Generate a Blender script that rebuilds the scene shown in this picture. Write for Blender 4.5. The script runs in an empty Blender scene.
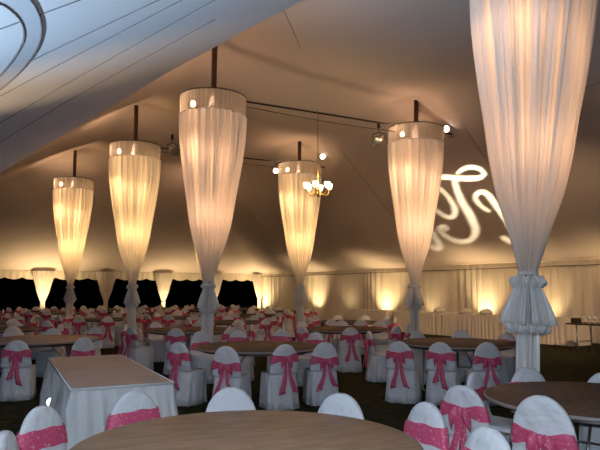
import bpy, math, random
from mathutils import Vector, Matrix
random.seed(7)
PI = math.pi
scn = bpy.context.scene
C = scn.collection
sin, cos = math.sin, math.cos

# ------------------------------------------------------------------ camera
CAM_H, TILT, F = 1.58, math.atan(65/600), 600.0
cam_d = bpy.data.cameras.new('camera'); cam = bpy.data.objects.new('camera', cam_d); C.objects.link(cam)
cam.location = (0, 0, CAM_H); cam.rotation_euler = (PI/2 + TILT, 0, 0)
cam_d.sensor_width = 36; cam_d.lens = 36; cam_d.clip_end = 500
scn.camera = cam

def ray(px, py):
    x, y = (px-300)/F, (225-py)/F
    return Vector((x, cos(TILT) - y*sin(TILT), sin(TILT) + y*cos(TILT)))
def at_y(px, py, Y):
    r = ray(px, py); return r*(Y/r.y) + Vector((0, 0, CAM_H))
def at_z(px, py, z):
    r = ray(px, py); return r*((z-CAM_H)/r.z) + Vector((0, 0, CAM_H))

# tent axes: u runs along the pole rows, n across them
U = Vector((-.545, .838, 0)); N = Vector((.838, .545, 0))
TENT_ROT = math.atan2(N.y, N.x)
def P(n, u, z=0): return N*n + U*u + Vector((0, 0, z))

# ------------------------------------------------------------------ materials
def nt(name):
    m = bpy.data.materials.new(name); m.use_nodes = True
    t = m.node_tree; b = t.nodes['Principled BSDF']
    return m, t, b
def mat(name, col, rough=.7, metal=0, spec=.4, noise=None, bump=None, emit=None, sheen=0):
    m, t, b = nt(name)
    b.inputs['Base Color'].default_value = (*col, 1)
    b.inputs['Roughness'].default_value = rough; b.inputs['Metallic'].default_value = metal
    b.inputs['Specular IOR Level'].default_value = spec
    tc = t.nodes.new('ShaderNodeTexCoord')
    if noise:
        sc, c2, stretch = noise
        mp = t.nodes.new('ShaderNodeMapping'); mp.inputs['Scale'].default_value = stretch
        nz = t.nodes.new('ShaderNodeTexNoise'); nz.inputs['Scale'].default_value = sc; nz.inputs['Detail'].default_value = 6
        rp = t.nodes.new('ShaderNodeValToRGB')
        rp.color_ramp.elements[0].position = .35; rp.color_ramp.elements[1].position = .68
        rp.color_ramp.elements[0].color = (*col, 1); rp.color_ramp.elements[1].color = (*c2, 1)
        t.links.new(tc.outputs['Object'], mp.inputs['Vector']); t.links.new(mp.outputs[0], nz.inputs['Vector'])
        t.links.new(nz.outputs['Fac'], rp.inputs['Fac']); t.links.new(rp.outputs[0], b.inputs['Base Color'])
    if bump:
        sc, st, di = bump
        nz = t.nodes.new('ShaderNodeTexNoise'); nz.inputs['Scale'].default_value = sc; nz.inputs['Detail'].default_value = 4
        bp = t.nodes.new('ShaderNodeBump'); bp.inputs['Strength'].default_value = st; bp.inputs['Distance'].default_value = di
        t.links.new(tc.outputs['Object'], nz.inputs['Vector'])
        t.links.new(nz.outputs['Fac'], bp.inputs['Height']); t.links.new(bp.outputs[0], b.inputs['Normal'])
    if emit:
        b.inputs['Emission Color'].default_value = (*emit[0], 1); b.inputs['Emission Strength'].default_value = emit[1]
    return m
def cloth(name, col, trans=.4, sheer=0, bump=None, gloss=.0):
    """woven cloth: diffuse reflection, light let through, optionally an open weave"""
    m, t, b = nt(name)
    out = t.nodes['Material Output']
    b.inputs['Base Color'].default_value = (*col, 1); b.inputs['Roughness'].default_value = .55 if gloss else .9
    b.inputs['Specular IOR Level'].default_value = gloss
    tr = t.nodes.new('ShaderNodeBsdfTranslucent'); tr.inputs['Color'].default_value = (*col, 1)
    mx = t.nodes.new('ShaderNodeMixShader'); mx.inputs[0].default_value = trans
    t.links.new(b.outputs[0], mx.inputs[1]); t.links.new(tr.outputs[0], mx.inputs[2])
    last = mx
    if sheer:
        tp = t.nodes.new('ShaderNodeBsdfTransparent')
        m2 = t.nodes.new('ShaderNodeMixShader'); m2.inputs[0].default_value = sheer
        t.links.new(mx.outputs[0], m2.inputs[1]); t.links.new(tp.outputs[0], m2.inputs[2]); last = m2
    if bump:
        tc = t.nodes.new('ShaderNodeTexCoord')
        nz = t.nodes.new('ShaderNodeTexNoise'); nz.inputs['Scale'].default_value = bump[0]
        bp = t.nodes.new('ShaderNodeBump'); bp.inputs['Strength'].default_value = bump[1]; bp.inputs['Distance'].default_value = bump[2]
        t.links.new(tc.outputs['Object'], nz.inputs['Vector']); t.links.new(nz.outputs['Fac'], bp.inputs['Height'])
        t.links.new(bp.outputs[0], b.inputs['Normal']); t.links.new(bp.outputs[0], tr.inputs['Normal'])
    t.links.new(last.outputs[0], out.inputs['Surface'])
    return m

M_DRAPE = cloth('ivory_satin', (.90, .86, .81), .40, 0, None, .6)
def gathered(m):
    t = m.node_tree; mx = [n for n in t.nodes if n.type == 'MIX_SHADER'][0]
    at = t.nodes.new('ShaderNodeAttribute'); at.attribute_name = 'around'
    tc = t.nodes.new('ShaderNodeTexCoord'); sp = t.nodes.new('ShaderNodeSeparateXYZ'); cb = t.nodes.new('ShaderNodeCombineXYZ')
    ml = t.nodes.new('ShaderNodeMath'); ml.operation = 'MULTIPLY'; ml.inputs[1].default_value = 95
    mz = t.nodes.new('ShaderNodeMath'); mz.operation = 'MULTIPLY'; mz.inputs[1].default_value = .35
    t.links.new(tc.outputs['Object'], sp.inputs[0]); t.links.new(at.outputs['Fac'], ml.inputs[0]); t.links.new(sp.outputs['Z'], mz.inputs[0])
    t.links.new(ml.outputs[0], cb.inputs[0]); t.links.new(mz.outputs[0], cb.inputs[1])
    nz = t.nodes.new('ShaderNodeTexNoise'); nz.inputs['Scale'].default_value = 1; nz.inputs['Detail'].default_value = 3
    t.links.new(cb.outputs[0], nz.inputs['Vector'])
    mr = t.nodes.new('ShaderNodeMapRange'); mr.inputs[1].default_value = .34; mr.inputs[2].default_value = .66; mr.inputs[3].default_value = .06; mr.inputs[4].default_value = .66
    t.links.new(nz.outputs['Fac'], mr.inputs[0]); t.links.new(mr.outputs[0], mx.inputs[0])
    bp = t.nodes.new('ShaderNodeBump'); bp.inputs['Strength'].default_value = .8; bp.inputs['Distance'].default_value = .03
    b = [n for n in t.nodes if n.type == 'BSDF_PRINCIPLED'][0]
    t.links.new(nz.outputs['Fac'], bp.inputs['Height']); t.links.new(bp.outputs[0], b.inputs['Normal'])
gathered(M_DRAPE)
M_LEGD = cloth('ivory_swag', (.86, .81, .75), .40, 0, None, .3)
M_SHEER = cloth('ivory_voile', (.78, .72, .64), .35, .60)
M_TRIM = cloth('ivory_trim', (.90, .88, .86), .10, 0, None, 1.0)
M_TRIM.node_tree.nodes['Principled BSDF'].inputs['Roughness'].default_value = .3
M_COVER = cloth('white_chair_polyester', (.78, .79, .83), .08, 0, (8, .9, .04), .15)
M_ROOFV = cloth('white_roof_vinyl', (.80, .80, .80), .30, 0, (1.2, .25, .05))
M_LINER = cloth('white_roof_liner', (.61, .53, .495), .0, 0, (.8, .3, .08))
M_WALL = cloth('cream_wall_drape', (.72, .66, .56), .05)
M_SKIRT = cloth('white_table_skirt', (.80, .80, .81), .1, 0, (6, .3, .02), .2)
M_BUFFET = cloth('cream_buffet_cloth', (.72, .67, .60), .05, 0, (6, .3, .02))
M_POLE = mat('brown_pole', (.10, .045, .03), .45)
M_STEEL = mat('zinc_steel', (.5, .5, .5), .3, .9)
M_DARK = mat('dark_steel', (.05, .04, .04), .4, .6)
M_CHROME = mat('chrome_can', (.75, .72, .68), .18, 1)
M_WOOD = mat('plywood_top', (.30, .19, .12), .5, 0, .25, (3, (.42, .29, .20), (1.5, 7, 1)))
M_EDGE = mat('pale_table_edge', (.30, .26, .24), .4)
M_DTOP = mat('dark_plywood_top', (.095, .055, .036), .6, 0, .15, (4, (.15, .09, .06), (1, 6, 1)))
M_TTOP = mat('brown_paper_top', (.40, .30, .24), .6, 0, .3, (3, (.45, .34, .275), (1, 1, 1)))
M_GRASS = mat('dark_grass', (.020, .024, .008), .95, 0, .1, (6, (.055, .048, .022), (1, 1, 1)), (40, .8, .05))
M_TREE = mat('night_foliage', (.002, .003, .002), 1, 0, 0)
M_BULB = mat('warm_bulb', (1, .8, .5), .5, emit=((1, .72, .34), 9))
M_LENS = mat('lamp_lens', (1, .9, .7), .3, emit=((1, .86, .66), 12))
M_SHADE = mat('frosted_shade', (1, .9, .7), .5, emit=((1, .78, .42), 6))
M_GLINT = mat('white_glint_glow', (1, 1, 1), .3, emit=((.85, .93, 1), 1.7))  # glow of a reflected glint, put into the emission
M_BRASS = mat('brass', (.45, .25, .08), .35, 1)
M_BOX = mat('dark_crate', (.03, .025, .022), .6)
M_LID = mat('tan_board', (.36, .26, .16), .6)
M_GLASSY = mat('pale_glassware', (.55, .52, .48), .12, 0, .6)
M_PATCH = cloth('grey_vinyl_band', (.50, .51, .53), .1)
M_CORD = mat('grey_seam', (.15, .13, .12), .9, 0, .1)

def sash_mat():
    m, t, b = nt('pink_lace_sash')
    tc = t.nodes.new('ShaderNodeTexCoord')
    nz = t.nodes.new('ShaderNodeTexNoise'); nz.inputs['Scale'].default_value = 55; nz.inputs['Detail'].default_value = 2
    rp = t.nodes.new('ShaderNodeValToRGB')
    rp.color_ramp.elements[0].position = .60; rp.color_ramp.elements[0].color = (.66, .085, .185, 1)
    rp.color_ramp.elements[1].position = .72; rp.color_ramp.elements[1].color = (.85, .50, .55, 1)
    t.links.new(tc.outputs['Object'], nz.inputs['Vector']); t.links.new(nz.outputs['Fac'], rp.inputs['Fac'])
    t.links.new(rp.outputs[0], b.inputs['Base Color'])
    b.inputs['Roughness'].default_value = .5
    bp = t.nodes.new('ShaderNodeBump'); bp.inputs['Strength'].default_value = .5; bp.inputs['Distance'].default_value = .01
    n2 = t.nodes.new('ShaderNodeTexNoise'); n2.inputs['Scale'].default_value = 22
    mp = t.nodes.new('ShaderNodeMapping'); mp.inputs['Scale'].default_value = (.4, .4, 2)
    t.links.new(tc.outputs['Object'], mp.inputs['Vector']); t.links.new(mp.outputs[0], n2.inputs['Vector'])
    t.links.new(n2.outputs['Fac'], bp.inputs['Height']); t.links.new(bp.outputs[0], b.inputs['Normal'])
    return m
M_SASH = sash_mat()

# ------------------------------------------------------------------ mesh builder
class MB:
    def __init__(s): s.v, s.f = [], []
    def grid(s, rows, close=False, cap0=False, cap1=False):
        """rows of points joined into a sheet (close: each row is a loop)"""
        b = len(s.v); k = len(rows[0])
        for r in rows: s.v += [tuple(p) for p in r]
        for i in range(len(rows)-1):
            for j in range(k if close else k-1):
                j2 = (j+1) % k
                s.f.append((b+i*k+j, b+i*k+j2, b+(i+1)*k+j2, b+(i+1)*k+j))
        if cap0: s.f.append(tuple(b+j for j in reversed(range(k))))
        if cap1: s.f.append(tuple(b+(len(rows)-1)*k+j for j in range(k)))
        return s
    def tube(s, pts, r, k=10, caps=True):
        pts = [Vector(p) for p in pts]; rs = r if isinstance(r, (list, tuple)) else [r]*len(pts)
        rows = []; a = None
        for i, p in enumerate(pts):
            d = (pts[min(i+1, len(pts)-1)] - pts[max(i-1, 0)]).normalized()
            if a is None:
                a = d.orthogonal().normalized()
            a = (a - d*a.dot(d)).normalized(); c = d.cross(a)
            rows.append([p + (a*cos(2*PI*j/k) + c*sin(2*PI*j/k))*rs[i] for j in range(k)])
        return s.grid(rows, True, caps, caps)
    def lathe(s, prof, k=24, c=(0, 0, 0), cap0=True, cap1=True):
        c = Vector(c)
        rows = [[c + Vector((r*cos(2*PI*j/k), r*sin(2*PI*j/k), z)) for j in range(k)] for r, z in prof]
        return s.grid(rows, True, cap0, cap1)
    def box(s, c, h, rot=0):
        c = Vector(c); b = len(s.v); R = Matrix.Rotation(rot, 3, 'Z')
        for z in (-1, 1):
            for x, y in ((-1, -1), (1, -1), (1, 1), (-1, 1)):
                s.v.append(tuple(c + R @ Vector((x*h[0], y*h[1], z*h[2]))))
        s.f += [tuple(b+i for i in q) for q in ((3, 2, 1, 0), (4, 5, 6, 7), (0, 1, 5, 4), (1, 2, 6, 5), (2, 3, 7, 6), (3, 0, 4, 7))]
        return s
    def obj(s, name, m, parent=None, smooth=True, bevel=0, solid=0, around=0):
        me = bpy.data.meshes.new(name); me.from_pydata(s.v, [], s.f); me.validate()
        if around:                                        # running length round the cloth, for its weave
            at = me.attributes.new('around', 'FLOAT', 'POINT')
            at.data.foreach_set('value', [(i % around)/around for i in range(len(s.v))])
        me.materials.append(m)
        if smooth: me.polygons.foreach_set('use_smooth', [True]*len(me.polygons))
        o = bpy.data.objects.new(name, me); C.objects.link(o)
        if parent: o.parent = parent
        if bevel:
            md = o.modifiers.new('bevel', 'BEVEL'); md.width = bevel; md.segments = 2
        if solid:
            md = o.modifiers.new('solid', 'SOLIDIFY'); md.thickness = solid
        return o

def tag(o, label=None, cat=None, group=None, kind=None):
    if label: o['label'] = label
    if cat: o['category'] = cat
    if group: o['group'] = group
    if kind: o['kind'] = kind
    return o
def empty(name, loc, rz, label, cat, group=None):
    o = bpy.data.objects.new(name, None); C.objects.link(o); o.location = loc; o.rotation_euler = (0, 0, rz)
    o.empty_display_size = .2
    return tag(o, label, cat, group)
def struct(o): o['kind'] = 'structure'; return o
def dup(root, loc, rz, label=None, group=None, scale=None):
    r = root.copy(); C.objects.link(r); r.location = loc; r.rotation_euler = (0, 0, rz)
    if scale: r.scale = scale
    if label: r['label'] = label
    if group: r['group'] = group
    elif 'group' in r: del r['group']
    for ch in root.children:
        c = ch.copy(); C.objects.link(c); c.parent = r
        for g in ch.children:
            d = g.copy(); C.objects.link(d); d.parent = c
    return r
def light(kind, name, loc, energy, col, target=None, radius=.05, cone=None, blend=.4):
    d = bpy.data.lights.new(name, kind); d.energy = energy; d.color = col
    d.shadow_soft_size = radius
    if kind == 'SPOT': d.spot_size = cone; d.spot_blend = blend
    o = bpy.data.objects.new(name, d); C.objects.link(o); o.location = loc
    if target is not None:
        o.rotation_euler = (Vector(target) - Vector(loc)).to_track_quat('-Z', 'Y').to_euler()
    return o

# ------------------------------------------------------------------ tent shell
N_L, N_R, U_END, U_NEAR, EAVE, RIDGE = -2.6, 17.3, 31.0, -5.0, 2.5, 6.6
R1, R2 = 4.9, 9.8
PEAKS = [-2, 4, 10.3, 15.3, 21]
def crease_z(u): return 5.08 - .033*max(0, u-9)
def crease(u): return max(.2, min(4.3, 3.8 - .151*(u-5.9)))
def dip(u):
    for a, b in zip(PEAKS, PEAKS[1:]):
        if a <= u <= b: return .5 - .5*cos(2*PI*(u-a)/(b-a))
    return 0
RIDGE2 = 6.1
def roof(n, u):
    nc = crease(u); zc = crease_z(u)
    top = RIDGE - .35*dip(u); top2 = RIDGE2 - .15*dip(u)
    if n < nc:
        t = (n-N_L)/(nc-N_L); z = EAVE + (zc-EAVE)*t - .12*sin(PI*t)
    elif n < R1:
        t = (n-nc)/(R1-nc); z = zc + (top-zc)*t**.9
    elif n < R2:
        t = (n-R1)/(R2-R1); z = top + (top2-top)*t - .12*sin(PI*t)
    else:
        t = (n-R2)/(N_R-R2); z = top2 - (top2-EAVE)*t - .15*sin(PI*t)
    if u > 19:
        t = (U_END-u)/10.0
        ze = EAVE + (RIDGE+.1-EAVE)*t - .28*sin(PI*min(1, max(0, t)))
        z = min(z, ze)
    return max(z, EAVE-.001)
def us(a, b, st):
    k = max(1, int(round((b-a)/st))); return [a + (b-a)*i/k for i in range(k+1)]

UU = us(U_NEAR, U_END, .3)
# near-left vinyl panel, from the left eave to the crease
rows = []
for u in UU:
    nc = crease(u); rows.append([P(N_L + (nc-N_L)*j/16, u, roof(N_L + (nc-N_L)*j/16 - 1e-6, u)) for j in range(17)])
struct(MB().grid(rows).obj('ceiling', M_ROOFV))
rows = []
for u in UU:
    nc = crease(u)
    ns = [nc + (R1-nc)*j/8 for j in range(8)] + [R1 + (R2-R1)*j/16 for j in range(16)] + [R2 + (N_R-R2)*j/24 for j in range(25)]
    rows.append([P(n, u, roof(n, u)) for n in ns])
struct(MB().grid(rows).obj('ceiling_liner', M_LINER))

# roof seams: thin welded bands on the underside of the near-left panel
def seam(p0, p1, r=.012, name='trim_seam'):
    """p0, p1 = (n, u) on the roof"""
    pts = []
    for i in range(25):
        t = i/24; n = p0[0] + (p1[0]-p0[0])*t; u = p0[1] + (p1[1]-p0[1])*t
        pts.append(P(n, u, roof(n, u) - .006))
    return struct(MB().tube(pts, r, 6).obj(name, M_CORD))
def hit(px, py):
    r = ray(px, py); prev = 0
    for i in range(1, 1600):
        d = .02*i
        q = r*d + Vector((0, 0, CAM_H)); n, u = q.dot(N), q.dot(U)
        if u > U_END or n > N_R: break
        if q.z > roof(n, u): return q
    return r*d + Vector((0, 0, CAM_H))
def nu(px, py):
    q = hit(px, py); return q.dot(N), q.dot(U)
k = 0
for a, b in (((-14, 33), (130, -19)), ((-10, 80), (200, -20)), ((-10, 101), (215, -18)), ((-10, 129), (235, -12)), ((-8, 147), (215, 19)),
             ((340, 148), (392, 216)), ((232, 188), (262, 228)), ((464, 126), (492, 168)), ((575, 91), (600, 82)), ((250, 27), (300, 47))):
    k += 1; seam(nu(*a), nu(*b), .0045, 'trim_%d' % k)

# curved band welded on the vinyl at the upper left
ctr = [(-4, -14), (14, -4), (27, 10), (33, 27), (30, 44), (17, 64), (2, 80), (-10, 90)]
def smooth_line(pts, k=8):
    out = []
    for i in range(len(pts)-1):
        p0 = pts[max(0, i-1)]; p1 = pts[i]; p2 = pts[i+1]; p3 = pts[min(len(pts)-1, i+2)]
        for j in range(k):
            t = j/k
            out.append(tuple(.5*(2*b + (c-a)*t + (2*a-5*b+4*c-d)*t*t + (3*b-a-3*c+d)*t**3) for a, b, c, d in zip(p0, p1, p2, p3)))
    out.append(tuple(pts[-1])); return out
sl = smooth_line(ctr)
edges = [[], []]
for i, p in enumerate(sl):
    q = sl[min(i+1, len(sl)-1)]; o = sl[max(i-1, 0)]
    d = Vector((q[0]-o[0], q[1]-o[1])).normalized(); w = 12.5 - 8.5*(i/len(sl))
    for e, s in zip(edges, (1, -1)):
        n, u = nu(p[0] + d.y*w*s, p[1] - d.x*w*s); e.append((n, u))
rows = []
for (n0, u0), (n1, u1) in zip(*edges):
    rows.append([P(n0+(n1-n0)*j/4, u0+(u1-u0)*j/4, roof(n0+(n1-n0)*j/4, u0+(u1-u0)*j/4) - .012) for j in range(5)])
band = MB().grid(rows).obj('roof_band', M_PATCH)
tag(band, 'curved grey fabric band on the pale roof at the upper left corner', 'band')
for e in edges:
    MB().tube([P(n, u, roof(n, u) - .014) for n, u in e], .009, 6).obj('edge_piping', M_CORD, band)

# right wall: gathered drape from eave to grass
rows = []
m = 900
line = [us(U_NEAR, U_END, (U_END-U_NEAR)/m)][0]
def fold(u, z):
    a = .03 + .02*sin(u*1.3)
    return .55*a*sin(u*17 + 1.5*sin(u*2.1)) + .010*sin(u*41 + 2*sin(u*.9)) * (.5+z/5) + .09*sin(u*2.05+.6)
for z in (0, .4, .9, 1.4, 1.9, 2.3, 2.495):
    rows.append([P(N_R + .02 + fold(u, z)*(1 if z < 2.4 else .5), u, z) for u in line])
struct(MB().grid(rows).obj('wall_right', M_WALL))
# valances
def valance(name, f, a, b, amp, z0, z1):
    k = int((b-a)/.05); top, mid, bot = [], [], []
    for i in range(k+1):
        s = a + (b-a)*i/k
        top.append(f(s, z1, 0)); mid.append(f(s, (z0+z1)/2, .015*sin(s*22)))
        bot.append(f(s, z0 - amp*abs(sin(s*PI/.75)), .02*sin(s*22)))
    return struct(MB().grid([top, mid, bot]).obj(name, M_WALL))
valance('trim_valance_end', lambda s, z, d: P(s, U_END-.04-d, z), N_L, N_R, .09, 2.17, 2.5)
valance('trim_valance_right', lambda s, z, d: P(N_R-.16-d, s, z), U_NEAR, U_END, .0, 2.34, 2.5)
struct(MB().tube([P(N_R-.18, u, 2.33) for u in us(U_NEAR, U_END, 2)], .014, 6).obj('trim_rope_right', M_CORD))

# ground and what lies outside in the dark
g = MB(); S = 120
rows = [[(-S + 2*S*i/40, -S + 2*S*j/40, 0) for j in range(41)] for i in range(41)]
struct(MB().grid(rows).obj('floor', M_GRASS))
rows = []
for i in range(61):
    n = -60 + 120*i/60; r = []
    for j in range(9):
        t = j/8
        r.append(P(n, 52 + 9*sin(t*PI/2)*(.6+.4*sin(n*.5)), 8*t*(.75 + .2*sin(n*.9) + .12*sin(n*2.3)) - .2))
    rows.append(r)
struct(MB().grid(rows).obj('background_trees', M_TREE))

# ------------------------------------------------------------------ draped centre poles
PROF = [(1.78, .085), (1.86, .100), (2.0, .140), (2.3, .222), (2.61, .322), (3.0, .402), (3.42, .462), (3.9, .538), (4.48, .612), (4.8, .634), (5.1, .643)]
def interp(z, pr):
    for (a, ra), (b, rb) in zip(pr, pr[1:]):
        if z <= b: return ra + (rb-ra)*max(0, (z-a)/(b-a))
    return pr[-1][1]
def smooth_prof(pr, k=5): return [(b, a) for a, b in [(p[0], p[1]) for p in smooth_line([(r, z) for z, r in pr], k)]]
def pleated(prof, k, pleats, amp, jit, seed, close_amp=1, flat=1):
    rn = random.Random(seed); ph = [rn.uniform(0, 6.28) for _ in range(8)]
    rows = []
    for z, r in prof:
        row = []
        for j in range(k):
            a = 2*PI*j/k
            w = a*pleats + 1.6*sin(3*a+ph[0]) + 1.1*sin(7*a+ph[1]) + jit*sin(z*2.3+5*a+ph[2])
            rr = r*(1 + amp(z)*(2.2*abs(sin(w/2)) - 2.1 + .5*sin(.37*w+ph[5]) + .45*sin(2.3*w+ph[3]) * sin(4*a+ph[4])))
            row.append((rr*cos(a), rr*sin(a)*flat, z))
        rows.append(row)
    return rows
def ruffle(zc, r, h, puff, lobes, seed, k=120):
    """a gathered collar: a lobed, puffed ring"""
    rn = random.Random(seed); ph = [rn.uniform(0, 6.28) for _ in range(4)]
    rows = []
    for i in range(13):
        t = 2*PI*i/12; row = []
        for j in range(k):
            a = 2*PI*j/k
            lob = .42 + .5*abs(sin(a*lobes/2+ph[0])) + .28*sin(a*lobes*1.7+ph[1]) + .16*sin(a*lobes*3.1+2*t+ph[3])
            rr = r + puff*lob*cos(t); zz = zc + h*sin(t)*(.8+.3*lob) + .012*sin(a*lobes+ph[2])
            row.append((rr*cos(a), rr*sin(a), zz))
        rows.append(row)
    return rows
PN = 'tall ivory draped tent pole '
def make_pole():
    r = empty('draped_tent_pole', (0, 0, 0), 0, PN, 'draped pole')
    MB().tube([(0, 0, 0), (0, 0, 6.62)], .055, 14).obj('pole', M_POLE, r)
    ring = [(.65*cos(2*PI*j/64), .65*sin(2*PI*j/64), 5.49) for j in range(65)]
    hp = MB().tube(ring, .012, 8, False)
    for j in range(4):
        a = PI/4 + j*PI/2; hp.tube([(0, 0, 5.49), (.65*cos(a), .65*sin(a), 5.49)], .009, 6)
    hp.obj('hoop', M_DARK, r)
    pr = smooth_prof(PROF)
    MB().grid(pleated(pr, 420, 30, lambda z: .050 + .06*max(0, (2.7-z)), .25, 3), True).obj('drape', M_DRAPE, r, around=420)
    bp = [(5.1, .640), (5.2, .645), (5.35, .649), (5.49, .651)]
    b = MB().grid(pleated(bp, 240, 44, lambda z: .008, .2, 4), True).obj('top_band', M_SHEER, r)
    hem = [(.648*cos(2*PI*j/64), .648*sin(2*PI*j/64), 5.1) for j in range(65)]
    MB().tube(hem, .010, 6, False).obj('hem', M_TRIM, b)
    MB().grid(ruffle(1.70, .095, .055, .080, 12, 1, 220), True).obj('ruffle', M_TRIM, r)
    MB().grid(ruffle(1.79, .080, .02, .02, 17, 2), True).obj('tie', M_TRIM, r)
    MB().grid(pleated([(4.95, .13), (5.1, .11), (5.3, .09), (5.5, .075), (5.56, .07)], 120, 12, lambda z: .10, .3, 21), True).obj('gathered_cloth', M_TRIM, r)
    sk = [(1.76, .085), (1.70, .10), (1.60, .140), (1.46, .19), (1.34, .222), (1.27, .238), (1.262, .20)]
    MB().grid(pleated(sk, 520, 34, lambda z: .12 + .34*max(0, (1.75-z)), 1.2, 5), True).obj('skirt', M_TRIM, r)
    u = MB(); u.grid(ruffle(1.23, .14, .06, .075, 13, 6, 200), True)
    u.obj('under_ruffle', M_TRIM, r)
    lo = [(1.32, .10), (1.1, .108), (.7, .110), (.3, .112), (.0, .118)]
    MB().grid(pleated(lo, 240, 15, lambda z: .17, .3, 8), True).obj('lower_wrap', M_TRIM, r)
    return r
POLES = [  # base px, base py, top px, top py, Y, label
    (527, 360, 531, 5, 6.2, 'nearest draped tent pole at right, bluish white satin funnel above a ruffled skirt'),
    (208, 308, 213.5, 97, 11.6, 'ivory draped tent pole left of centre, its dark pole tip showing, hung before others'),
    (132, 300, 135.5, 145, 15.6, 'glowing draped tent pole second from the left'),
    (70, 295, 74, 185, 20.5, 'smallest glowing draped tent pole, farthest left by the dark open end'),
    (414, 300, 416, 132, 13.9, 'draped tent pole just left of the projected monogram'),
    (300, 300, 299.5, 167, 18.0, 'draped tent pole behind the little chandelier'),
    (206, 300, 207, 190, 22.9, 'draped tent pole almost hidden behind the dark-tipped one')]
pole0 = make_pole(); poles = []
WARM = (1, .60, .24)
for i, (bx, by, tx, ty, Y, lab) in enumerate(POLES):
    b = at_y(bx, by, Y); t = at_y(tx, ty, Y)
    s = (t.x-b.x)/(t.z-b.z); base = Vector((b.x - s*b.z, Y, 0))
    o = pole0 if i == 0 else dup(pole0, (0, 0, 0), 0)
    o.location = base; o.rotation_euler = (0, math.atan(s), 1.1*i if i else .4)
    o.rotation_mode = 'ZYX'; o.rotation_euler = (0, math.atan(s), 0)
    o['label'] = lab; o['group'] = 'draped tent poles'
    poles.append((base, s))
    o.scale = (1, 1, .978)
    if i:
        for h in o.children:
            if h.name.split('.')[0] in ('skirt', 'ruffle', 'under_ruffle'): h.scale = (.78, .78, 1)
    # lamp inside the hoop
    off = Vector((-.36, -.22, 0)); top = base + Vector((s*5.18, 0, 5.18))
    lampo = MB().lathe([(.0, .06), (.03, .055), (.045, .02), (.045, -.03), (.03, -.05), (0, -.055)], 14).obj('pole_lamp', M_BULB, o)
    lampo.location = Vector((-.36, -.22, 5.30))
    MB().tube([(0, 0, .05), (0, 0, .19), (.1, .06, .19)], .008, 6).obj('bracket', M_DARK, lampo)
    PW = (95, 135, 200, 250, 150, 200, 230)[i]
    WARM = (1, .56, .30) if i in (0, 1, 4) else (1, .61, .25)
    light('SPOT', 'pole_lamp_beam', top + Vector((s*-.2-.20, -.10, -.16)), PW*.9, WARM, base + Vector((s*2.2, 0, 2.2)), .05, 1.5, .7)
    light('POINT', 'pole_lamp_bulb', top + Vector((-.36, -.22, .09)), 10 + PW*.035, (1, .62, .40), None, .06)
    light('POINT', 'pole_lamp_glow', base + Vector((s*4.3, -.05, 4.3)), PW*.12, WARM, None, .16)
    light('POINT', 'pole_lamp_glow', base + Vector((s*3.1, -.05, 3.1)), PW*.14, WARM, None, .13)

# lighting rails between the rows
def rail(a, b, ext0, ext1, label, dz=.0):
    a = a + Vector((0, 0, 5.41+dz)); b = b + Vector((0, 0, 5.39+dz)); d = (b-a).normalized()
    a = a - d*ext0; b = b + d*ext1
    r = empty('lighting_rail', a, 0, label, 'rail', 'lighting rails')
    MB().tube([(0, 0, 0), b-a], .022, 8).obj('rail_tube', M_DARK, r)
    side = d.cross(Vector((0, 0, 1))).normalized()
    pts = [(b-a)*t + Vector((0, 0, -.09 - .10*sin(PI*t))) + side*.06 for t in [i/20 for i in range(21)]]
    MB().tube(pts, .009, 6).obj('power_cable', M_CORD, r)
    return a, b
bp = [p[0] + Vector((p[1]*5.5, 0, 0)) for p in poles]
rail(bp[1], bp[4], .0, 1.1, 'thin dark rail running from the dark-tipped draped pole above the chandelier')
rail(bp[2], bp[5], .0, .9, 'thin dark rail between the second draped pole from left and the chandelier pole')

# spot cans clamped on the rails
def can(px, py, Y, target, label, lit, pw=0):
    q = at_y(px, py, Y)
    r = empty('spot_can', q, 0, label, 'spotlight', 'spot cans on the rails')
    d = (Vector(target)-q).normalized(); M = d.to_track_quat('Z', 'Y')
    body = MB().lathe([(.03, -.17), (.055, -.15), (.06, -.05), (.075, .02), (.09, .10), (.092, .13)], 20, cap1=False).obj('can', M_CHROME, r)
    body.rotation_mode = 'QUATERNION'; body.rotation_quaternion = M
    ln = MB().lathe([(0, .105), (.06, .105), (.086, .10), (.086, .09)], 20, cap1=False).obj('lens', M_LENS if lit else M_STEEL, r)
    ln.rotation_mode = 'QUATERNION'; ln.rotation_quaternion = M
    MB().tube([(0, 0, .24), (0, 0, .12), (.11, 0, .08), (.11, 0, -.02)], .009, 6).tube([(0, 0, .12), (-.11, 0, .08), (-.11, 0, -.02)], .009, 6).tube([(0, 0, .20), (0, 0, .30)], .03, 8).obj('yoke', M_DARK, r)
    if pw: light('SPOT', 'can_beam', q + d*.16, pw, (1, .70, .42), q+d*3, .05, 1.2, .9)
    r.scale = (.85,)*3 if lit else (1.3,)*3
    return q, d
can(172, 149, 15.6, (0, 12, 1.5), 'small chrome spot can right of the second draped pole from left', False)
can(276, 171, 17.9, (-.9, 10, 4), 'small chrome spot can at left rim of the chandelier pole', True)
can(322, 157, 18.2, (2, 8, 4.6), 'bright spot lamp above the chandelier on the right rim of its pole', True)
can(379, 139, 13.6, (-1, 10, 2), 'small chrome spot can left of the monogram pole', False)
can(444, 129, 14.3, (5.5, 9, 4.2), 'bright spot lamp on the right rim of the monogram pole', True)

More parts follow.
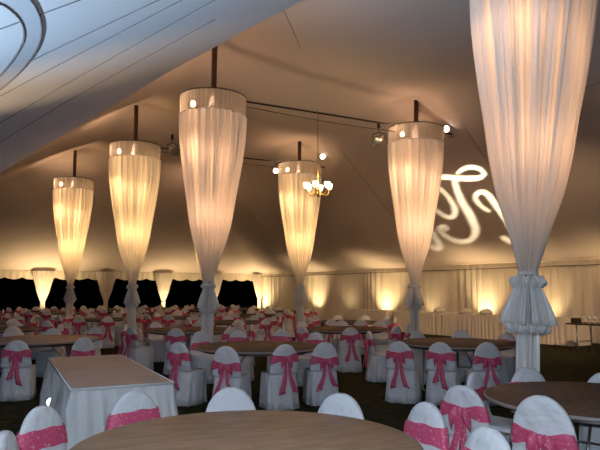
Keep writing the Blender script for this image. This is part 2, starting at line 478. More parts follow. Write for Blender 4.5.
# chandelier
q = at_y(318, 190, 12.6)
ch = empty('chandelier', q, 0, 'small brass chandelier with glowing frosted cups hanging at centre', 'chandelier')
top = bp[1] + (bp[4]-bp[1])*.47
MB().tube([(0, 0, -.10), (0, 0, 5.45-q.z)], .008, 8).obj('hanging_rod', M_BRASS, ch)
MB().lathe([(0, -.16), (.02, -.15), (.035, -.11), (.02, -.06), (.045, -.02), (.03, .03), (.012, .07), (.012, .22), (0, .24)], 16).obj('hub', M_BRASS, ch)
for i in range(6):
    a = 2*PI*i/6 + .3; c_, s_ = cos(a), sin(a)
    pts = smooth_line([(.03*c_, .03*s_, -.03), (.12*c_, .12*s_, -.11), (.22*c_, .22*s_, -.09), (.26*c_, .26*s_, .02)], 5)
    arm = MB().tube(pts, .010, 8).obj('arm', M_BRASS, ch)
    MB().lathe([(.0, .02), (.03, .022), (.05, .05), (.062, .10), (.066, .14), (.058, .14), (.045, .06), (0, .04)], 16, (.26*c_, .26*s_, 0)).obj('cup_shade', M_SHADE, arm)
light('POINT', 'chandelier_glow', q + Vector((0, 0, .25)), 38, (1, .72, .4), None, .25)

# ------------------------------------------------------------------ side-pole drapes and uplights along the eaves
LEG_PR = [(2.48, .52), (2.3, .49), (2.1, .44), (1.8, .35), (1.5, .28), (1.2, .17), (1.0, .10), (.93, .085), (.85, .11), (.6, .12), (.3, .13), (0, .16)]
def make_leg():
    r = empty('side_pole_drape', (0, 0, 0), TENT_ROT, '', 'side pole drape')
    pr = smooth_prof(LEG_PR, 3)
    MB().grid(pleated(pr, 160, 16, lambda z: .06, .3, 12, flat=.45), True).obj('swag', M_LEGD, r)
    MB().tube([(0, 0, 0), (0, 0, 2.5)], .03, 10).obj('side_pole', M_STEEL, r)
    MB().grid(ruffle(.93, .075, .03, .04, 9, 15, 60), True).obj('tie', M_TRIM, r)
    return r
leg0 = make_leg(); first = True
LEGS = [(5.4, 'brightly lit funnel drape on a side pole left of the farthest draped pole'),
        (8.35, 'dim funnel drape on a side pole between the two leftmost draped poles'),
        (11.35, 'lit funnel drape on a side pole beside the second draped pole from left'),
        (14.3, 'funnel drape on a side pole behind the dark-tipped draped pole'),
        (17.15, 'funnel drape at the far corner, right of the last dark opening')]
for n, lab in LEGS:
    o = leg0 if first else dup(leg0, (0, 0, 0), TENT_ROT)
    o.location = P(n, U_END-.32, 0); o['label'] = lab; o['group'] = 'side pole drapes along the open end'; first = False

def make_up():
    r = empty('uplight', (0, 0, 0), 0, '', 'uplight', 'floor uplights')
    MB().lathe([(.09, 0), (.10, .02), (.10, .22), (.085, .22), (.08, .20)], 18, cap1=False).obj('can', M_DARK, r)
    MB().lathe([(0, .19), (.08, .19)], 18, cap0=False, cap1=False).obj('lens', M_LENS, r)
    MB().tube([(-.12, 0, .12), (-.12, 0, -.0), (.12, 0, 0), (.12, 0, .12)], .008, 6).obj('yoke', M_DARK, r)
    return r
up0 = make_up(); first = True
AMBER = (1, .70, .34)
UPS = [(5.4, 29.7, 1.5, 'floor uplight under the bright funnel drape at far left'),
       (11.35, 30.0, .8, 'floor uplight under the lit funnel drape beside the second draped pole'),
       (14.2, 30.0, .35, 'floor uplight at the foot of the funnel drape behind the dark-tipped pole'),
       (16.5, 30.2, 1.0, 'floor uplight in the far corner by the last dark opening'),
       (16.75, 25.0, 1.0, 'floor uplight on the cream wall right of the chandelier pole'),
       (16.75, 19.7, 1.05, 'floor uplight on the cream wall behind the left end of the buffet'),
       (16.75, 14.4, 1.0, 'floor uplight on the cream wall behind the buffet, left of nearest draped pole')]
for n, u, p, lab in UPS:
    o = up0 if first else dup(up0, (0, 0, 0), 0)
    o.location = P(n, u, .01); o['label'] = lab; o['group'] = 'floor uplights'; first = False
    light('SPOT', 'uplight_beam', P(n, u, .27), (430 if u > 29 else 320)*p, AMBER, P(n + (.40 if n > 16 else 0), u + (.1 if u > 29 else 0), 1.9), .08, 2.3 if u > 29 else 1.6, 1)

# ------------------------------------------------------------------ chairs
def se(hw, hd, cx, cy, z, k, p, rip=0, seed=0):
    out = []
    for j in range(k):
        a = 2*PI*j/k; c_, s_ = cos(a), sin(a)
        x = hw*math.copysign(abs(c_)**(2/p), c_); y = hd*math.copysign(abs(s_)**(2/p), s_)
        f = 1 + rip*(sin(a*9+seed) + .6*sin(a*15+1.3+seed*2))
        out.append((cx + x*f, cy + y*f, z))
    return out
TOPZ = .86
def back_y(z): return -.19 - .11*(z-.46)
def half_w(z, sc=1):
    if z < .58: return (.198 + .022*((.58-z)/.12)**1.3)*sc
    t = (z-.58)/(TOPZ-.58); return .198*sc*max(0, 1-t**2.25)**.5
def cover_mesh(seed, k=64):
    rows = [se(.236, .262, 0, -.03, .005, k, 3.0, .050, seed), se(.229, .254, 0, -.025, .12, k, 3.0, .040, seed),
            se(.222, .240, 0, -.013, .28, k, 3.2, .026, seed), se(.212, .228, 0, 0, .40, k, 3.8, .006, seed),
            se(.207, .222, 0, 0, .440, k, 4, 0), se(.198, .213, 0, 0, .458, k, 4, 0),
            se(.196, .12, 0, -.10, .462, k, 4, 0), se(.198, .045, 0, -.180, .466, k, 3.2, 0)]
    for z in (.50, .55, .60, .65, .70, .745, .78, .805, .825, .84, .851, .857):
        w = half_w(z); rows.append(se(w, .036*min(1, (w/.12))**.5, 0, back_y(z), z, k, 2.6, 0))
    return MB().grid(rows, True, True, True)
def band_mesh(z0=.610, z1=.725, seed=0, k=48):
    rows = []
    for i in range(9):
        t = i/8; z = z0 + (z1-z0)*t; w = max(half_w(z), half_w(z0)*.86) + .009 + .003*sin(t*20+seed)
        rows.append([(x, y, (zz if y > back_y(z) else zz + (.668-zz)*.62*max(0, 1-(abs(x)/.15))) + .010*sin(x*9+seed) + .004*sin(x*40+t*9)) for x, y, zz in se(w, .048 + .002*sin(t*18), 0, back_y(z), z, k, 2.8, .006, seed)])
    return MB().grid(rows, True)
def bow_parts(seed, dz=0):
    rn = random.Random(seed); zk = .662 + dz; yk = back_y(zk) - .062
    knot = MB(); rows = []
    for i in range(9):
        t = PI*i/8; rows.append([(.030*sin(t)*cos(2*PI*j/16)*(1+.15*sin(j*3)), yk + .028*sin(t)*sin(2*PI*j/16), zk + .040*cos(t)) for j in range(16)])
    knot.grid(rows, True)
    loops, tails = [], []
    for s in (-1, 1):
        L = rn.uniform(.11, .14); dr = rn.uniform(.55, 1.0); rows = []
        for i in range(11):
            t = i/10; w = .014 + .042*sin(PI*min(1, t*.9+.06))**.8; th = .006 + .026*sin(PI*t)
            cx = s*L*t*cos(dr*t); cz = zk - L*1.0*t*t*sin(dr) - .01*t; cy = yk - .012*sin(PI*t)
            rows.append([(cx + .2*w*sin(a)*s*sin(dr), cy + th*cos(a), cz + w*sin(a)) for a in [2*PI*j/16 for j in range(16)]])
        loops.append(MB().grid(rows, True, True, True))
        L = rn.uniform(.32, .46); sp = rn.uniform(.03, .13); rows = []
        for i in range(13):
            t = i/12; w = .018 + .026*t; cx = s*(sp*t + .01); cz = zk - .02 - L*t
            cy = min(yk, -.262) - .010 - .035*t - .006*sin(t*9+seed)
            rows.append([(cx + w*x + .01*sin(t*6+s), cy - .010*sin(x*5+t*4), cz - .012*x*s) for x in (-1, -.6, -.2, .2, .6, 1)])
        tails.append(MB().grid(rows))
    return knot, loops, tails
CL = 'white covered chair'
def make_chair(seed, bow=True, detailed=True):
    r = empty('covered_chair', (0, 0, -50), 0, CL, 'chair')
    cover_mesh(seed).obj('chair_cover', M_COVER, r)
    sash = band_mesh(seed=seed).obj('sash', M_SASH, r)
    if bow:
        kn, lo, ta = bow_parts(seed)
        if detailed:
            kn.obj('bow_knot', M_SASH, sash)
            for l in lo: l.obj('bow_loop', M_SASH, sash)
            for t in ta: t.obj('bow_tail', M_SASH, sash, solid=.004)
        else:
            m = MB()
            for x in [kn]+lo+ta:
                b = len(m.v); m.v += x.v; m.f += [tuple(b+i for i in f) for f in x.f]
            m.obj('bow', M_SASH, sash)
    return r
protos = [make_chair(s) for s in (1, 2, 3)]
protof = [make_chair(s, True, False) for s in (4, 5)]
used = set()
def chair(x, y, fx, fy, label, group=None, far=False, yaw=0, sc=None, pi=None):
    """chair at (x, y) facing the point (fx, fy)"""
    rz = math.atan2(fy-y, fx-x) - PI/2 + yaw
    L = protof if far else protos
    p = L[pi if pi is not None else random.randrange(len(L))]
    if id(p) not in used:
        used.add(id(p)); p.location = (x, y, 0); p.rotation_euler = (0, 0, rz); p['label'] = label
        if group: p['group'] = group
        if sc: p.scale = sc
        return p
    return dup(p, (x, y, 0), rz, label, group, sc)
def chair_px(px, py, face, label, group=None, dist=None, yaw=0, pi=None, sc=None):
    """chair whose back top shows at pixel (px, py); the backrest sits .23 m behind the chair's origin"""
    q = at_z(px, py, TOPZ*(sc[2] if sc else 1))
    d = (Vector((face[0], face[1], 0)) - Vector((q.x, q.y, 0))).normalized()
    d = Matrix.Rotation(yaw, 3, 'Z') @ d
    c = q + d*.232
    return chair(c.x, c.y, c.x + d.x, c.y + d.y, label, group, False, 0, sc, pi)

# ------------------------------------------------------------------ tables
def make_table(R, top=M_WOOD, name='round_table'):
    r = empty(name, (0, 0, 0), 0, '', 'table')
    MB().lathe([(0, .728), (R-.02, .728), (R-.004, .732), (R, .738), (R, .744), (R-.006, .750), (0, .7501)], 96, cap0=False, cap1=False).obj('tabletop', top, r)
    MB().lathe([(R-.003, .722), (R+.006, .724), (R+.006, .747), (R-.003, .749)], 96, cap0=False, cap1=False).obj('edge_band', M_EDGE, r)
    MB().lathe([(R-.10, .69), (R-.10, .728), (R-.08, .728), (R-.08, .69)], 72, cap0=False, cap1=False).obj('apron', M_DARK, r)
    for sx in (-1, 1):
        for sy in (-1, 1):
            MB().tube([(sx*.48*R, sy*.34*R, .70), (sx*.52*R, sy*.36*R, .03), (sx*.53*R, sy*.30*R, .012)], .016, 10).obj('leg', M_STEEL, r)
        MB().tube([(sx*.51*R, -.35*R, .30), (sx*.51*R, .35*R, .30)], .010, 8).tube([(sx*.50*R, 0, .30), (sx*.12*R, 0, .70)], .009, 8).obj('brace', M_STEEL, r)
    return r
def place_table(proto, x, y, rz, label, group=None, fresh=False):
    if fresh:
        proto.location = (x, y, 0); proto.rotation_euler = (0, 0, rz); proto['label'] = label
        if group: proto['group'] = group
        return proto
    return dup(proto, (x, y, 0), rz, label, group)

T1, T2, T3, T4 = (-.28, 3.36), (2.30, 4.78), (-.62, 9.1), (2.52, 9.75)
T5, T6, T8 = (.975, 13.2), (-4.45, 10.4), (-2.35, 12.9)
big = make_table(.93); place_table(big, *T1, .4, 'large bare brown round table filling the foreground', fresh=True)
mid_ = make_table(.83, M_DTOP); place_table(mid_, *T2, .9, 'dark brown round table at lower right cut by the frame edge', fresh=True)
std = make_table(.93, M_DTOP); place_table(std, *T3, .2, 'bare dark round table at centre, between foreground table and back rows', fresh=True)
place_table(std, *T4, .7, 'bare dark round table at right in front of the cream buffet cloths')
place_table(std, *T5, 1.2, 'bare dark round table behind the right centre one, below the chandelier')
place_table(std, *T8, 1.7, 'bare dark round table behind the skirted table, left of dark-tipped pole')
tan = make_table(.98, M_TTOP); place_table(tan, *T6, .3, 'tan round table at left edge behind the white-skirted table', fresh=True)

# long table with a white skirt
cx, cy = None, None
nl, nr = at_z(77, 385, .76), at_z(171, 385, .76)
fl, fr = at_z(46, 357, .76), at_z(125, 355.5, .76)
mid = (nl+nr+fl+fr)/4; ax = ((fl+fr)-(nl+nr)).normalized(); ln = ((fl+fr)/2-(nl+nr)/2).length/2; wd = .42
rot = math.atan2(ax.y, ax.x)
lt = empty('long_table', (mid.x, mid.y, 0), rot, 'long rectangular table with brown top and floor-length white skirt at left', 'table')
MB().box((-ln/2-.001, 0, .745), (ln/2-.002, wd, .014)).box((ln/2+.001, 0, .745), (ln/2-.002, wd, .014)).obj('tabletop', M_TTOP, lt, False, .004)
per = []
k = 520; L = 4*(ln+wd)
def per_pt(s, o):
    a = [(2*ln, (1, 0)), (2*wd, (0, 1)), (2*ln, (-1, 0)), (2*wd, (0, -1))]; x, y = -ln-o, -wd-o
    for d, (dx, dy) in a:
        d += 2*o
        if s <= d: return x+dx*s, y+dy*s, (dy, -dx)
        s -= d; x += dx*d; y += dy*d
    return x, y, (0, -1)
rows = []
for z, o, am in ((.757, .004, 0), (.74, .010, .004), (.6, .024, .022), (.35, .050, .034), (.01, .085, .044)):
    row = []; T = 4*(ln+wd) + 8*o
    for j in range(k):
        s = T*j/k; x, y, nn = per_pt(s, o); d = am*(2*abs(sin(s*17 + 2*sin(s*3))) - 1 + .5*sin(s*55))
        row.append((x + nn[0]*d, y + nn[1]*d, z))
    rows.append(row)
sk = MB().grid(rows, True).obj('table_skirt', M_SKIRT, lt)
MB().box((0, wd+.012, .75), (ln+.01, .006, .010)).box((0, -wd-.012, .75), (ln+.01, .006, .010)).box((-ln-.012, 0, .75), (.006, wd+.01, .010)).box((ln+.012, 0, .75), (.006, wd+.01, .010)).obj('skirt_hem', M_SKIRT, sk)
for sx in (-1, 1):
    for sy in (-1, 1): MB().tube([(sx*(ln-.25), sy*(wd-.08), .735), (sx*(ln-.22), sy*(wd-.08), 0)], .014, 8).obj('leg', M_STEEL, lt)

q = at_z(58, 402, .42)  # glint on the table's metal leg, built as a glowing lamp shape
wl = empty('glint_stand_in', (q.x-.06, q.y-.03, 0), 0, 'small glowing stand-in for a white glint low beside the left of the white-skirted table', 'glint')
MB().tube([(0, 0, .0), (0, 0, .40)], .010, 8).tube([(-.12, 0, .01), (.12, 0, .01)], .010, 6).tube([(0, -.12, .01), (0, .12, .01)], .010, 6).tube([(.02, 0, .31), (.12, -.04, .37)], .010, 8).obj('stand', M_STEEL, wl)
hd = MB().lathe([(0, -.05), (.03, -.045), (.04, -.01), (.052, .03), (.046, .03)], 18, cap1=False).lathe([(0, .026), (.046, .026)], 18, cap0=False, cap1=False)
lh = hd.obj('glint_head', M_STEEL, wl); lh.location = (0, 0, .42); lh.rotation_euler = (1.25, 0, .25)
le = MB().lathe([(0, .034), (.03, .032), (.044, .027)], 18, cap0=False, cap1=False).obj('lens', M_GLINT, lh)  # glowing disc that stands for the glint, no lamp

# --- chairs round the foreground table
chair_px(41, 406, T1, 'white covered chair with tilted pink band at left of the foreground table', pi=0)
chair_px(134, 391, T1, 'white covered chair with wide pink band before the white table skirt', pi=1)
c3 = chair_px(231, 387, T1, 'plain white chair top left of centre, rising behind the foreground table', pi=2)
c4 = chair_px(341, 393, T1, 'plain white chair top right of centre, rising behind the foreground table', pi=0)
chair_px(427, 402, T1, 'white covered chair with pink band hugging the right of the foreground table', pi=1)
chair_px(4, 431, T1, 'white chair top cut off in the lower left corner', pi=2)
chair_px(489, 427, T1, 'small white chair top at the bottom edge between two bow-tied chairs', pi=0, yaw=.55)
for c_ in (c3, c4):
    for h in c_.children:
        if h.name.startswith('sash'): h.location.z = -.06
# --- chairs round the right table
chair_px(462, 385, T2, 'white chair with lacy pink bow seen side-on, left of dark right table', pi=1, yaw=.7)
chair_px(541, 395, T2, 'white chair with big pink lace bow facing away, in front of dark right table', pi=2, sc=(1.03, 1.03, 1.06))
chair_px(527, 367, T2, 'white chair with pink band beyond the dark right table, below nearest pole', pi=0)
chair_px(474, 372, T2, 'white chair with pink band at the left far side of dark right table', pi=1)
chair_px(606, 372, T2, 'white chair top at the right frame edge beyond the dark right table', pi=2, sc=(1, 1, .97))
# --- chairs round the centre table
G3 = 'chairs around the centre table'
t3 = 'at the dark centre table'
chair_px(226, 346, T3, 'white chair with pink bow facing away, left one of two before the centre table', G3, pi=2)
chair_px(285, 344, T3, 'white chair with pink bow and long tail, right one of two before the centre table', G3, pi=0)
chair_px(178, 342, T3, 'white chair with drooping pink bow at left end of the centre table', G3, pi=1, yaw=.55)
chair_px(325, 342, T3, 'white chair with hanging pink bow seen side-on at right end of the centre table', G3, pi=2, yaw=-.75)
chair_px(316, 332, T3, 'white chair with pink band at the far right of the centre table', G3, pi=1)
chair_px(282, 329, T3, 'white chair top with pink band on the far side of centre table, right', G3, pi=0)
chair_px(238, 330, T3, 'white chair top with pink band on the far side of centre table, middle', G3, pi=0)
chair_px(200, 331, T3, 'white chair top with pink band at the far left of the centre table', G3, pi=2)
# --- chairs round the right centre table
G4 = 'chairs around the table before the buffet'
chair_px(399, 341, T4, 'white chair with pink bow, left one of three facing the buffet', G4, pi=0, yaw=.35)
chair_px(440, 342, T4, 'white chair with short pink bow, middle one of three facing the buffet', G4, pi=1)
chair_px(487, 342, T4, 'white chair with pink bow, right one of three facing the buffet', G4, pi=2)
chair_px(369, 331, T4, 'white chair with long pink tails at left end of table before the buffet', G4, pi=0, yaw=.8)
chair_px(417, 331, T4, 'white chair top on far side of table before the buffet, beside the monogram pole', G4, pi=1)
chair_px(461, 330, T4, 'white chair top on far side of table before the buffet, in its middle', G4, pi=2)
chair_px(507, 332, T4, 'white chair with pink band at right end of table before the buffet', G4, pi=0)
# --- chairs round the tan table
G6 = 'chairs around the tan table'
chair_px(17, 340, T6, 'white chair with large pink bow before the tan table at left edge', G6, pi=1)
chair_px(84, 337, T6, 'white chair with pink sash between the tan table and the skirted table', G6, pi=2)
chair_px(53, 328, T6, 'white chair top on the far side of the tan table', G6, pi=0)
chair_px(95, 327, T6, 'white chair top at the far right of the tan table', G6, pi=1)
chair_px(13, 326, T6, 'white chair top at the far left of the tan table', G6, pi=2)

SECT = ['right side', 'far right', 'far side', 'far left', 'left side', 'near left', 'near side', 'near right']
def ring(c, R, k, a0, desc, group, far=False, skip=(), lab=None):
    for i in range(k):
        if i in skip: continue
        a = a0 + 2*PI*i/k; d = R + random.uniform(-.03, .06)
        x_, y_ = c[0] + d*cos(a), c[1] + d*sin(a)
        if any((x_-o.matrix_basis.translation.x)**2 + (y_-o.matrix_basis.translation.y)**2 < .37 for o in C.objects if o.name.startswith('covered_chair') and not o.parent): continue
        if any((x_-p[0].x)**2 + (y_-p[0].y)**2 < .2 for p in poles): continue
        sec = SECT[int(round(a/(PI/4))) % 8]
        chair(c[0] + d*cos(a), c[1] + d*sin(a), c[0], c[1], lab or 'white pink-sashed chair at the %s of the %s' % (sec, desc), group, far, random.uniform(-.12, .12))
ring(T5, 1.12, 8, .0, 'dark table below the chandelier', 'chairs around the table below the chandelier')
ring(T8, 1.12, 8, .0, 'dark table left of dark-tipped pole', 'chairs around the table left of the dark-tipped pole')

# --- crowded back rows
FARL = 'white covered chair with pink sash in the crowded back rows before the dark open end'
FART = 'bare round table among crowded chairs in the back rows'
spots = [(1.8, 14.6), (1.8, 18.2), (1.8, 21.8), (1.8, 25.4), (4.75, 18.1), (4.75, 24.0), (4.75, 27.4), (7.35, 14.6), (7.35, 17.9), (7.35, 21.2), (7.35, 24.5), (7.35, 27.8),
         (9.95, 12.9), (9.95, 18.1), (9.95, 24.0), (9.95, 27.4), (12.6, 20.6), (12.6, 23.9), (12.6, 27.2)]
far_t = make_table(.76, M_DTOP)
for i, (n, u) in enumerate(spots):
    q = P(n, u)
    place_table(far_t, q.x, q.y, random.uniform(0, 3), FART, 'tables in the back rows', fresh=(i == 0))
    ring((q.x, q.y), 1.0, 10, random.uniform(0, .7), '', 'chairs in the back rows', True, lab=FARL)

# ------------------------------------------------------------------ buffet along the right wall
def make_buffet():
    r = empty('buffet_table', (0, 0, 0), 0, '', 'table', 'buffet tables')
    hl, hw_ = 1.21, .40; rows = []; k = 360
    for z, o, am in ((.765, 0, 0), (.75, .008, .001), (.55, .012, .012), (.3, .02, .018), (.01, .03, .024)):
        row = []
        for j in range(k):
            a = j/k*4; sx = [(-1, -1), (1, -1), (1, 1), (-1, 1)]; i = int(a); t = a-i
            p, q = sx[i], sx[(i+1) % 4]; x = (p[0]+(q[0]-p[0])*t)*(hl+o); y = (p[1]+(q[1]-p[1])*t)*(hw_+o)
            d = am*sin(j*1.05 + 2*sin(j*.13)); nn = [(0, -1), (1, 0), (0, 1), (-1, 0)][i]
            row.append((x + nn[0]*d, y + nn[1]*d, z))
        rows.append(row)
    MB().grid(list(reversed(rows)), True, False, True).obj('table_cloth', M_BUFFET, r)
    MB().box((0, 0, .74), (1.20, .39, .015)).obj('tabletop', M_LID, r)
    for sx in (-1, 1):
        for sy in (-1, 1): MB().tube([(sx*1.0, sy*.32, .73), (sx*1.0, sy*.32, 0)], .015, 8).obj('leg', M_STEEL, r)
    return r
b0 = make_buffet()
BL = [(11.35, 'cream cloth-covered buffet table right of the nearest draped pole'),
      (13.85, 'cream cloth-covered buffet table just left of the nearest draped pole'),
      (16.35, 'cream cloth-covered buffet table right of the monogram pole'),
      (19.2, 'cream cloth-covered buffet table left of the monogram pole')]
for i, (u, lab) in enumerate(BL):
    o = b0 if i == 0 else dup(b0, (0, 0, 0), 0)
    o.location = P(16.1, u, 0); o.rotation_euler = (0, 0, math.atan2(U.y, U.x)); o['label'] = lab; o['group'] = 'buffet tables along the wall'
def dish(u, s, lab):
    r = empty('covered_dish', P(16.15, u, .766), 0, lab, 'dish', 'covered dishes on the buffet')
    MB().lathe([(.20*s, 0), (.22*s, .02), (.22*s, .06), (.20*s, .065)], 24).obj('base', M_STEEL, r)
    l = MB().lathe([(.215*s, .065), (.20*s, .11), (.15*s, .16), (.07*s, .185), (.0, .19)], 24, cap1=False).obj('lid', M_BUFFET, r)
    MB().tube([(-.03, 0, .185), (-.03, 0, .21), (.03, 0, .21), (.03, 0, .185)], .006, 6).obj('handle', M_STEEL, l)
dish(15.6, 1.0, 'low covered dish on the buffet, leftmost of three left of the nearest pole')
dish(14.35, 1.1, 'covered dish on the buffet before the bright wall light')
dish(13.5, 1.0, 'covered dish on the buffet closest to the nearest draped pole')

# dark table at the right edge with glassware
q = at_z(566, 323, .75)
dn, du = q.dot(N), q.dot(U)
dt = empty('serving_table', P(dn, du-1.2, 0), math.atan2(U.y, U.x), 'dark folding table with glassware at the right frame edge', 'table')
MB().box((0, -.36, .735), (1.2, .38, .018)).obj('tabletop', M_BOX, dt, False, .005)
for sx in (-1, 1):
    for yy in (-.05, -.67):
        MB().tube([(sx*.95, yy, .72), (sx*.95, yy, 0)], .018, 8).obj('leg', M_STEEL, dt)
    MB().tube([(sx*.95, -.05, .30), (sx*.95, -.67, .30)], .012, 8).obj('brace', M_STEEL, dt)
for i in range(8):
    gx = P(dn-(-.0) + .20 + .2*(i % 2), du - .35 - .16*(i//2), .754)
    g_ = MB().lathe([(.032, 0), (.030, .004), (.006, .01), (.006, .07), (.030, .09), (.038, .13), (.034, .17), (.031, .17), (.034, .13), (.004, .09)], 14, cap1=False).obj('wine_glass', M_GLASSY)
    g_.location = gx; tag(g_, 'pale stemmed glass standing among others on the dark table at right edge', 'glass', 'glasses on the dark table')
bx = MB().box((0, 0, .06), (.10, .08, .06)).obj('small_box', M_BOX, None, False, .006); bx.location = P(dn + .25, du - .12, .754); bx.rotation_euler = (0, 0, .5)
tag(bx, 'small dark box near the left end of the dark serving table', 'box')
cr = empty('crate', at_z(551, 343, 0) , TENT_ROT, 'small dark crate with tan top on the grass right of nearest pole', 'crate')
MB().box((0, 0, .10), (.20, .16, .10)).obj('body', M_BOX, cr, False, .01)
MB().box((0, 0, .215), (.21, .17, .015)).obj('lid', M_LID, cr, False, .004)

# ------------------------------------------------------------------ monogram projector on the nearest pole's hoop
def G(cx_, cy_): return (420 + cx_/4.29, 155 + cy_/4.29)
STROKES = [
    ([(84, 100), (130, 99), (180, 103), (240, 103), (270, 98), (288, 84)], [8, 10, 11, 11, 9, 6]),
    ([(288, 84), (270, 64), (240, 57), (208, 64), (182, 82)], [6, 8, 9, 8, 6]),
    ([(163, 108), (168, 150), (182, 200), (208, 250), (228, 295), (236, 330), (225, 360), (195, 372), (160, 366), (128, 350), (106, 328), (100, 312), (112, 304), (130, 322)], [9, 11, 13, 15, 15, 14, 12, 9, 7, 6, 6, 6, 6, 5]),
    ([(74, 126), (100, 146), (128, 180), (148, 218), (152, 250), (140, 268), (115, 262), (85, 242), (58, 220)], [3, 4, 6, 9, 11, 9, 6, 4, 3]),
    ([(44, 294), (66, 322), (90, 360), (108, 396), (100, 404), (75, 394), (52, 382)], [6, 7, 8, 10, 8, 6, 5]),
    ([(290, 240), (268, 226), (248, 204), (240, 182), (250, 164), (275, 160), (296, 176), (320, 216), (350, 262), (382, 318)], [5, 6, 7, 8, 9, 10, 11, 11, 11, 11]),
    ([(345, 352), (368, 366), (394, 378)], [6, 8, 7])]
Lp = P(10.2, 3.4, 2.3)
tgt = hit(470, 210)
ax_ = (tgt-Lp).normalized(); rx = ax_.cross(Vector((0, 0, 1))).normalized(); ry = rx.cross(ax_)
SD = .12
def to_st(px, py):
    v = hit_plane(px, py) - Lp; s = SD/v.dot(ax_)
    return v.dot(rx)*s, v.dot(ry)*s
# the slope around the monogram as a plane (three hits)
h0, h1, h2 = hit(470, 210), hit(500, 190), hit(480, 240)
pn = (h1-h0).cross(h2-h0).normalized()
def hit_plane(px, py):
    r = ray(px, py); o = Vector((0, 0, CAM_H)); return o + r*((h0-o).dot(pn)/r.dot(pn))
samples = []
for pts, ws in STROKES:
    line3 = smooth_line([(*G(*p), w/4.29) for p, w in zip(pts, ws)], 14)
    for x, y, w in line3:
        c = to_st(x, y); a = to_st(x+1, y); b = to_st(x, y+1)
        samples.append((c, (a[0]-c[0], a[1]-c[1]), (b[0]-c[0], b[1]-c[1]), w))
x0, x1 = -.022, .022; y0, y1 = -.020, .020; NX, NY = 300, 272
x0 = min(s[0][0] for s in samples)-.003; x1 = max(s[0][0] for s in samples)+.003
y0 = min(s[0][1] for s in samples)-.003; y1 = max(s[0][1] for s in samples)+.003
hole = [[False]*NX for _ in range(NY)]
for c, a, b, w in samples:
    det = a[0]*b[1]-a[1]*b[0]
    ext = w*max(abs(a[0])+abs(b[0]), abs(a[1])+abs(b[1]))
    for iy in range(max(0, int((c[1]-ext-y0)/(y1-y0)*NY)), min(NY, int((c[1]+ext-y0)/(y1-y0)*NY)+2)):
        Y_ = y0 + (iy+.5)/NY*(y1-y0) - c[1]
        for ix in range(max(0, int((c[0]-ext-x0)/(x1-x0)*NX)), min(NX, int((c[0]+ext-x0)/(x1-x0)*NX)+2)):
            X_ = x0 + (ix+.5)/NX*(x1-x0) - c[0]
            p_ = (X_*b[1]-Y_*b[0])/det; q_ = (a[0]*Y_-a[1]*X_)/det
            if p_*p_+q_*q_ < w*w: hole[iy][ix] = True
pr_ = empty('monogram_projector', Lp, 0, 'projector on a tripod beyond the right frame edge throwing the script monogram', 'projector')
rotm = Matrix((rx, ry, -ax_)).transposed()   # local x, y, -z = beam
st = MB()
def stq(xa, xb, ya, yb):
    b = len(st.v); st.v += [(xa, ya, -SD), (xb, ya, -SD), (xb, yb, -SD), (xa, yb, -SD)]; st.f.append((b, b+1, b+2, b+3))
for iy in range(NY):
    ya = y0 + iy/NY*(y1-y0); yb = y0 + (iy+1)/NY*(y1-y0); ix = 0
    while ix < NX:
        if hole[iy][ix]: ix += 1; continue
        s = ix
        while ix < NX and not hole[iy][ix]: ix += 1
        stq(x0 + s/NX*(x1-x0), x0 + ix/NX*(x1-x0), ya, yb)
B = .09
stq(-B, B, y1, B); stq(-B, B, -B, y0); stq(-B, x0, y0, y1); stq(x1, B, y0, y1)
sto = st.obj('stencil_plate', M_DARK, pr_, False)
tp = MB().tube([(0, 0, -.10), (0, 0, -1.7)], .018, 8)
for j in range(3): tp.tube([(0, 0, -1.6), (.42*cos(j*2.1), .42*sin(j*2.1), -2.29)], .014, 8)
tp.obj('tripod', M_DARK, pr_)
hs = MB().lathe([(.03, .10), (.08, .09), (.088, .05), (.088, -.20)], 28, cap1=False).obj('housing', M_DARK, pr_)
for o in (sto, hs):
    o.rotation_mode = 'QUATERNION'; o.rotation_quaternion = rotm.to_quaternion()
MB().tube([(.10, 0, -.02), (.10, 0, .12), (-.10, 0, .12), (-.10, 0, -.02)], .01, 6).obj('yoke', M_DARK, pr_)
gl = light('SPOT', 'monogram_beam', Lp, 27000, (1, .88, .58), tgt, .0005, .75, .1)

# ------------------------------------------------------------------ night sky, camera flash
w = bpy.data.worlds.new('dusk'); scn.world = w; w.use_nodes = True
wt = w.node_tree; bg = wt.nodes['Background']
tc = wt.nodes.new('ShaderNodeTexCoord'); sx = wt.nodes.new('ShaderNodeSeparateXYZ'); rp = wt.nodes.new('ShaderNodeValToRGB')
wt.links.new(tc.outputs['Generated'], sx.inputs[0]); wt.links.new(sx.outputs['Z'], rp.inputs['Fac']); wt.links.new(rp.outputs[0], bg.inputs['Color'])
e = rp.color_ramp.elements; e[0].position = .0; e[0].color = (.03, .04, .07, 1); e[1].position = .6; e[1].color = (.42, .58, .95, 1)
bg.inputs['Strength'].default_value = .20
light('POINT', 'camera_flash', (.05, -.02, CAM_H+.09), 325, (.74, .87, 1.0), None, .025)
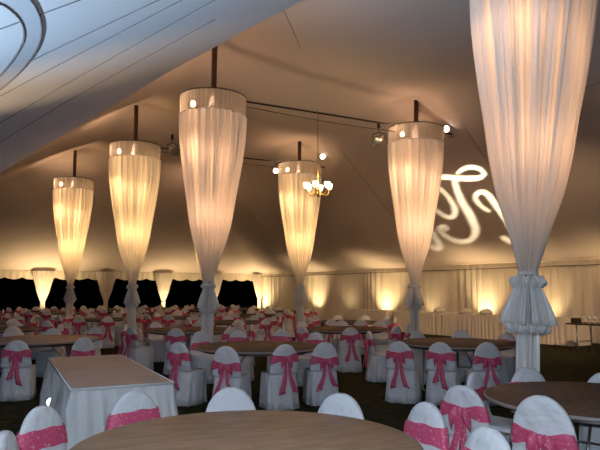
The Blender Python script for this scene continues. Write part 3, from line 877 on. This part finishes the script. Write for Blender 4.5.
# unseen floor lamps by the near left eave; cool one added to brighten the panel
for px, py, col, pw, cn, lab in ((28, 12, (.50, .72, 1), 2000, 1.1, 'cool'), (14, 92, (1, .70, .42), 1250, .62, 'warm')):
    tg = hit(px, py); u = tg.dot(U); n = -2.2
    o = dup(up0, P(n, u, .01), 0, 'unseen floor uplight by the near left eave, %s light' % lab, 'floor uplights')
    light('SPOT', 'uplight_beam', P(n, u, .27), pw, col, tg, .06, cn, 1)
for u, pw in ((22.3, 50), (17.0, 60), (11.8, 130), (9.2, 200), (6.0, 200)):  # extra unseen lamps, added to lift the light on the cream wall
    o = dup(up0, P(16.75, u, .01), 0, 'added floor uplight hidden behind the buffet row to brighten the cream wall', 'floor uplights')
    light('SPOT', 'uplight_beam', P(16.75, u, .27), pw, AMBER, P(17.1, u, 1.9), .06, 1.5, 1)
# two unseen wash cans on stands, added to brighten the buffet wall and rear roof
for tx, pw, cn in ((P(16.5, 16, .4), 1700, .95), (P(17, 24, 1.8), 1300, .6)):
    src = P(9.6, 3.6, 3.9) if pw > 1500 else P(8.0, 3.2, 3.6)
    r = empty('spot_can', src, 0, 'added wash spot can high beyond the right frame edge aimed at the buffet wall', 'spotlight', 'added wash cans beyond the frame')
    d = (tx-src).normalized(); b_ = MB().lathe([(.03, -.17), (.055, -.15), (.06, -.05), (.075, .02), (.09, .10), (.092, .13)], 20, cap1=False).obj('can', M_CHROME, r)
    b_.rotation_mode = 'QUATERNION'; b_.rotation_quaternion = d.to_track_quat('Z', 'Y')
    MB().tube([(0, 0, .30), (0, 0, .12), (.11, 0, .08), (.11, 0, -.02)], .009, 6).obj('yoke', M_DARK, r)
    st_ = MB().tube([(0, 0, .30), (.16, 0, .26), (.16, 0, -src.z+.02)], .022, 8)
    for k_ in range(3): st_.tube([(.16, 0, -src.z+.9), (.16+.5*cos(k_*2.1), .5*sin(k_*2.1), -src.z+.01)], .016, 8)
    st_.obj('tripod_stand', M_DARK, r)
    light('SPOT', 'added_wash_beam', src + d*.15, pw, (1, .62, .33), tx, .06, cn, .9)

vs = scn.view_settings
vs.view_transform = 'Standard'; vs.look = 'None'; vs.gamma = 1; vs.use_curve_mapping = False; vs.exposure = 0
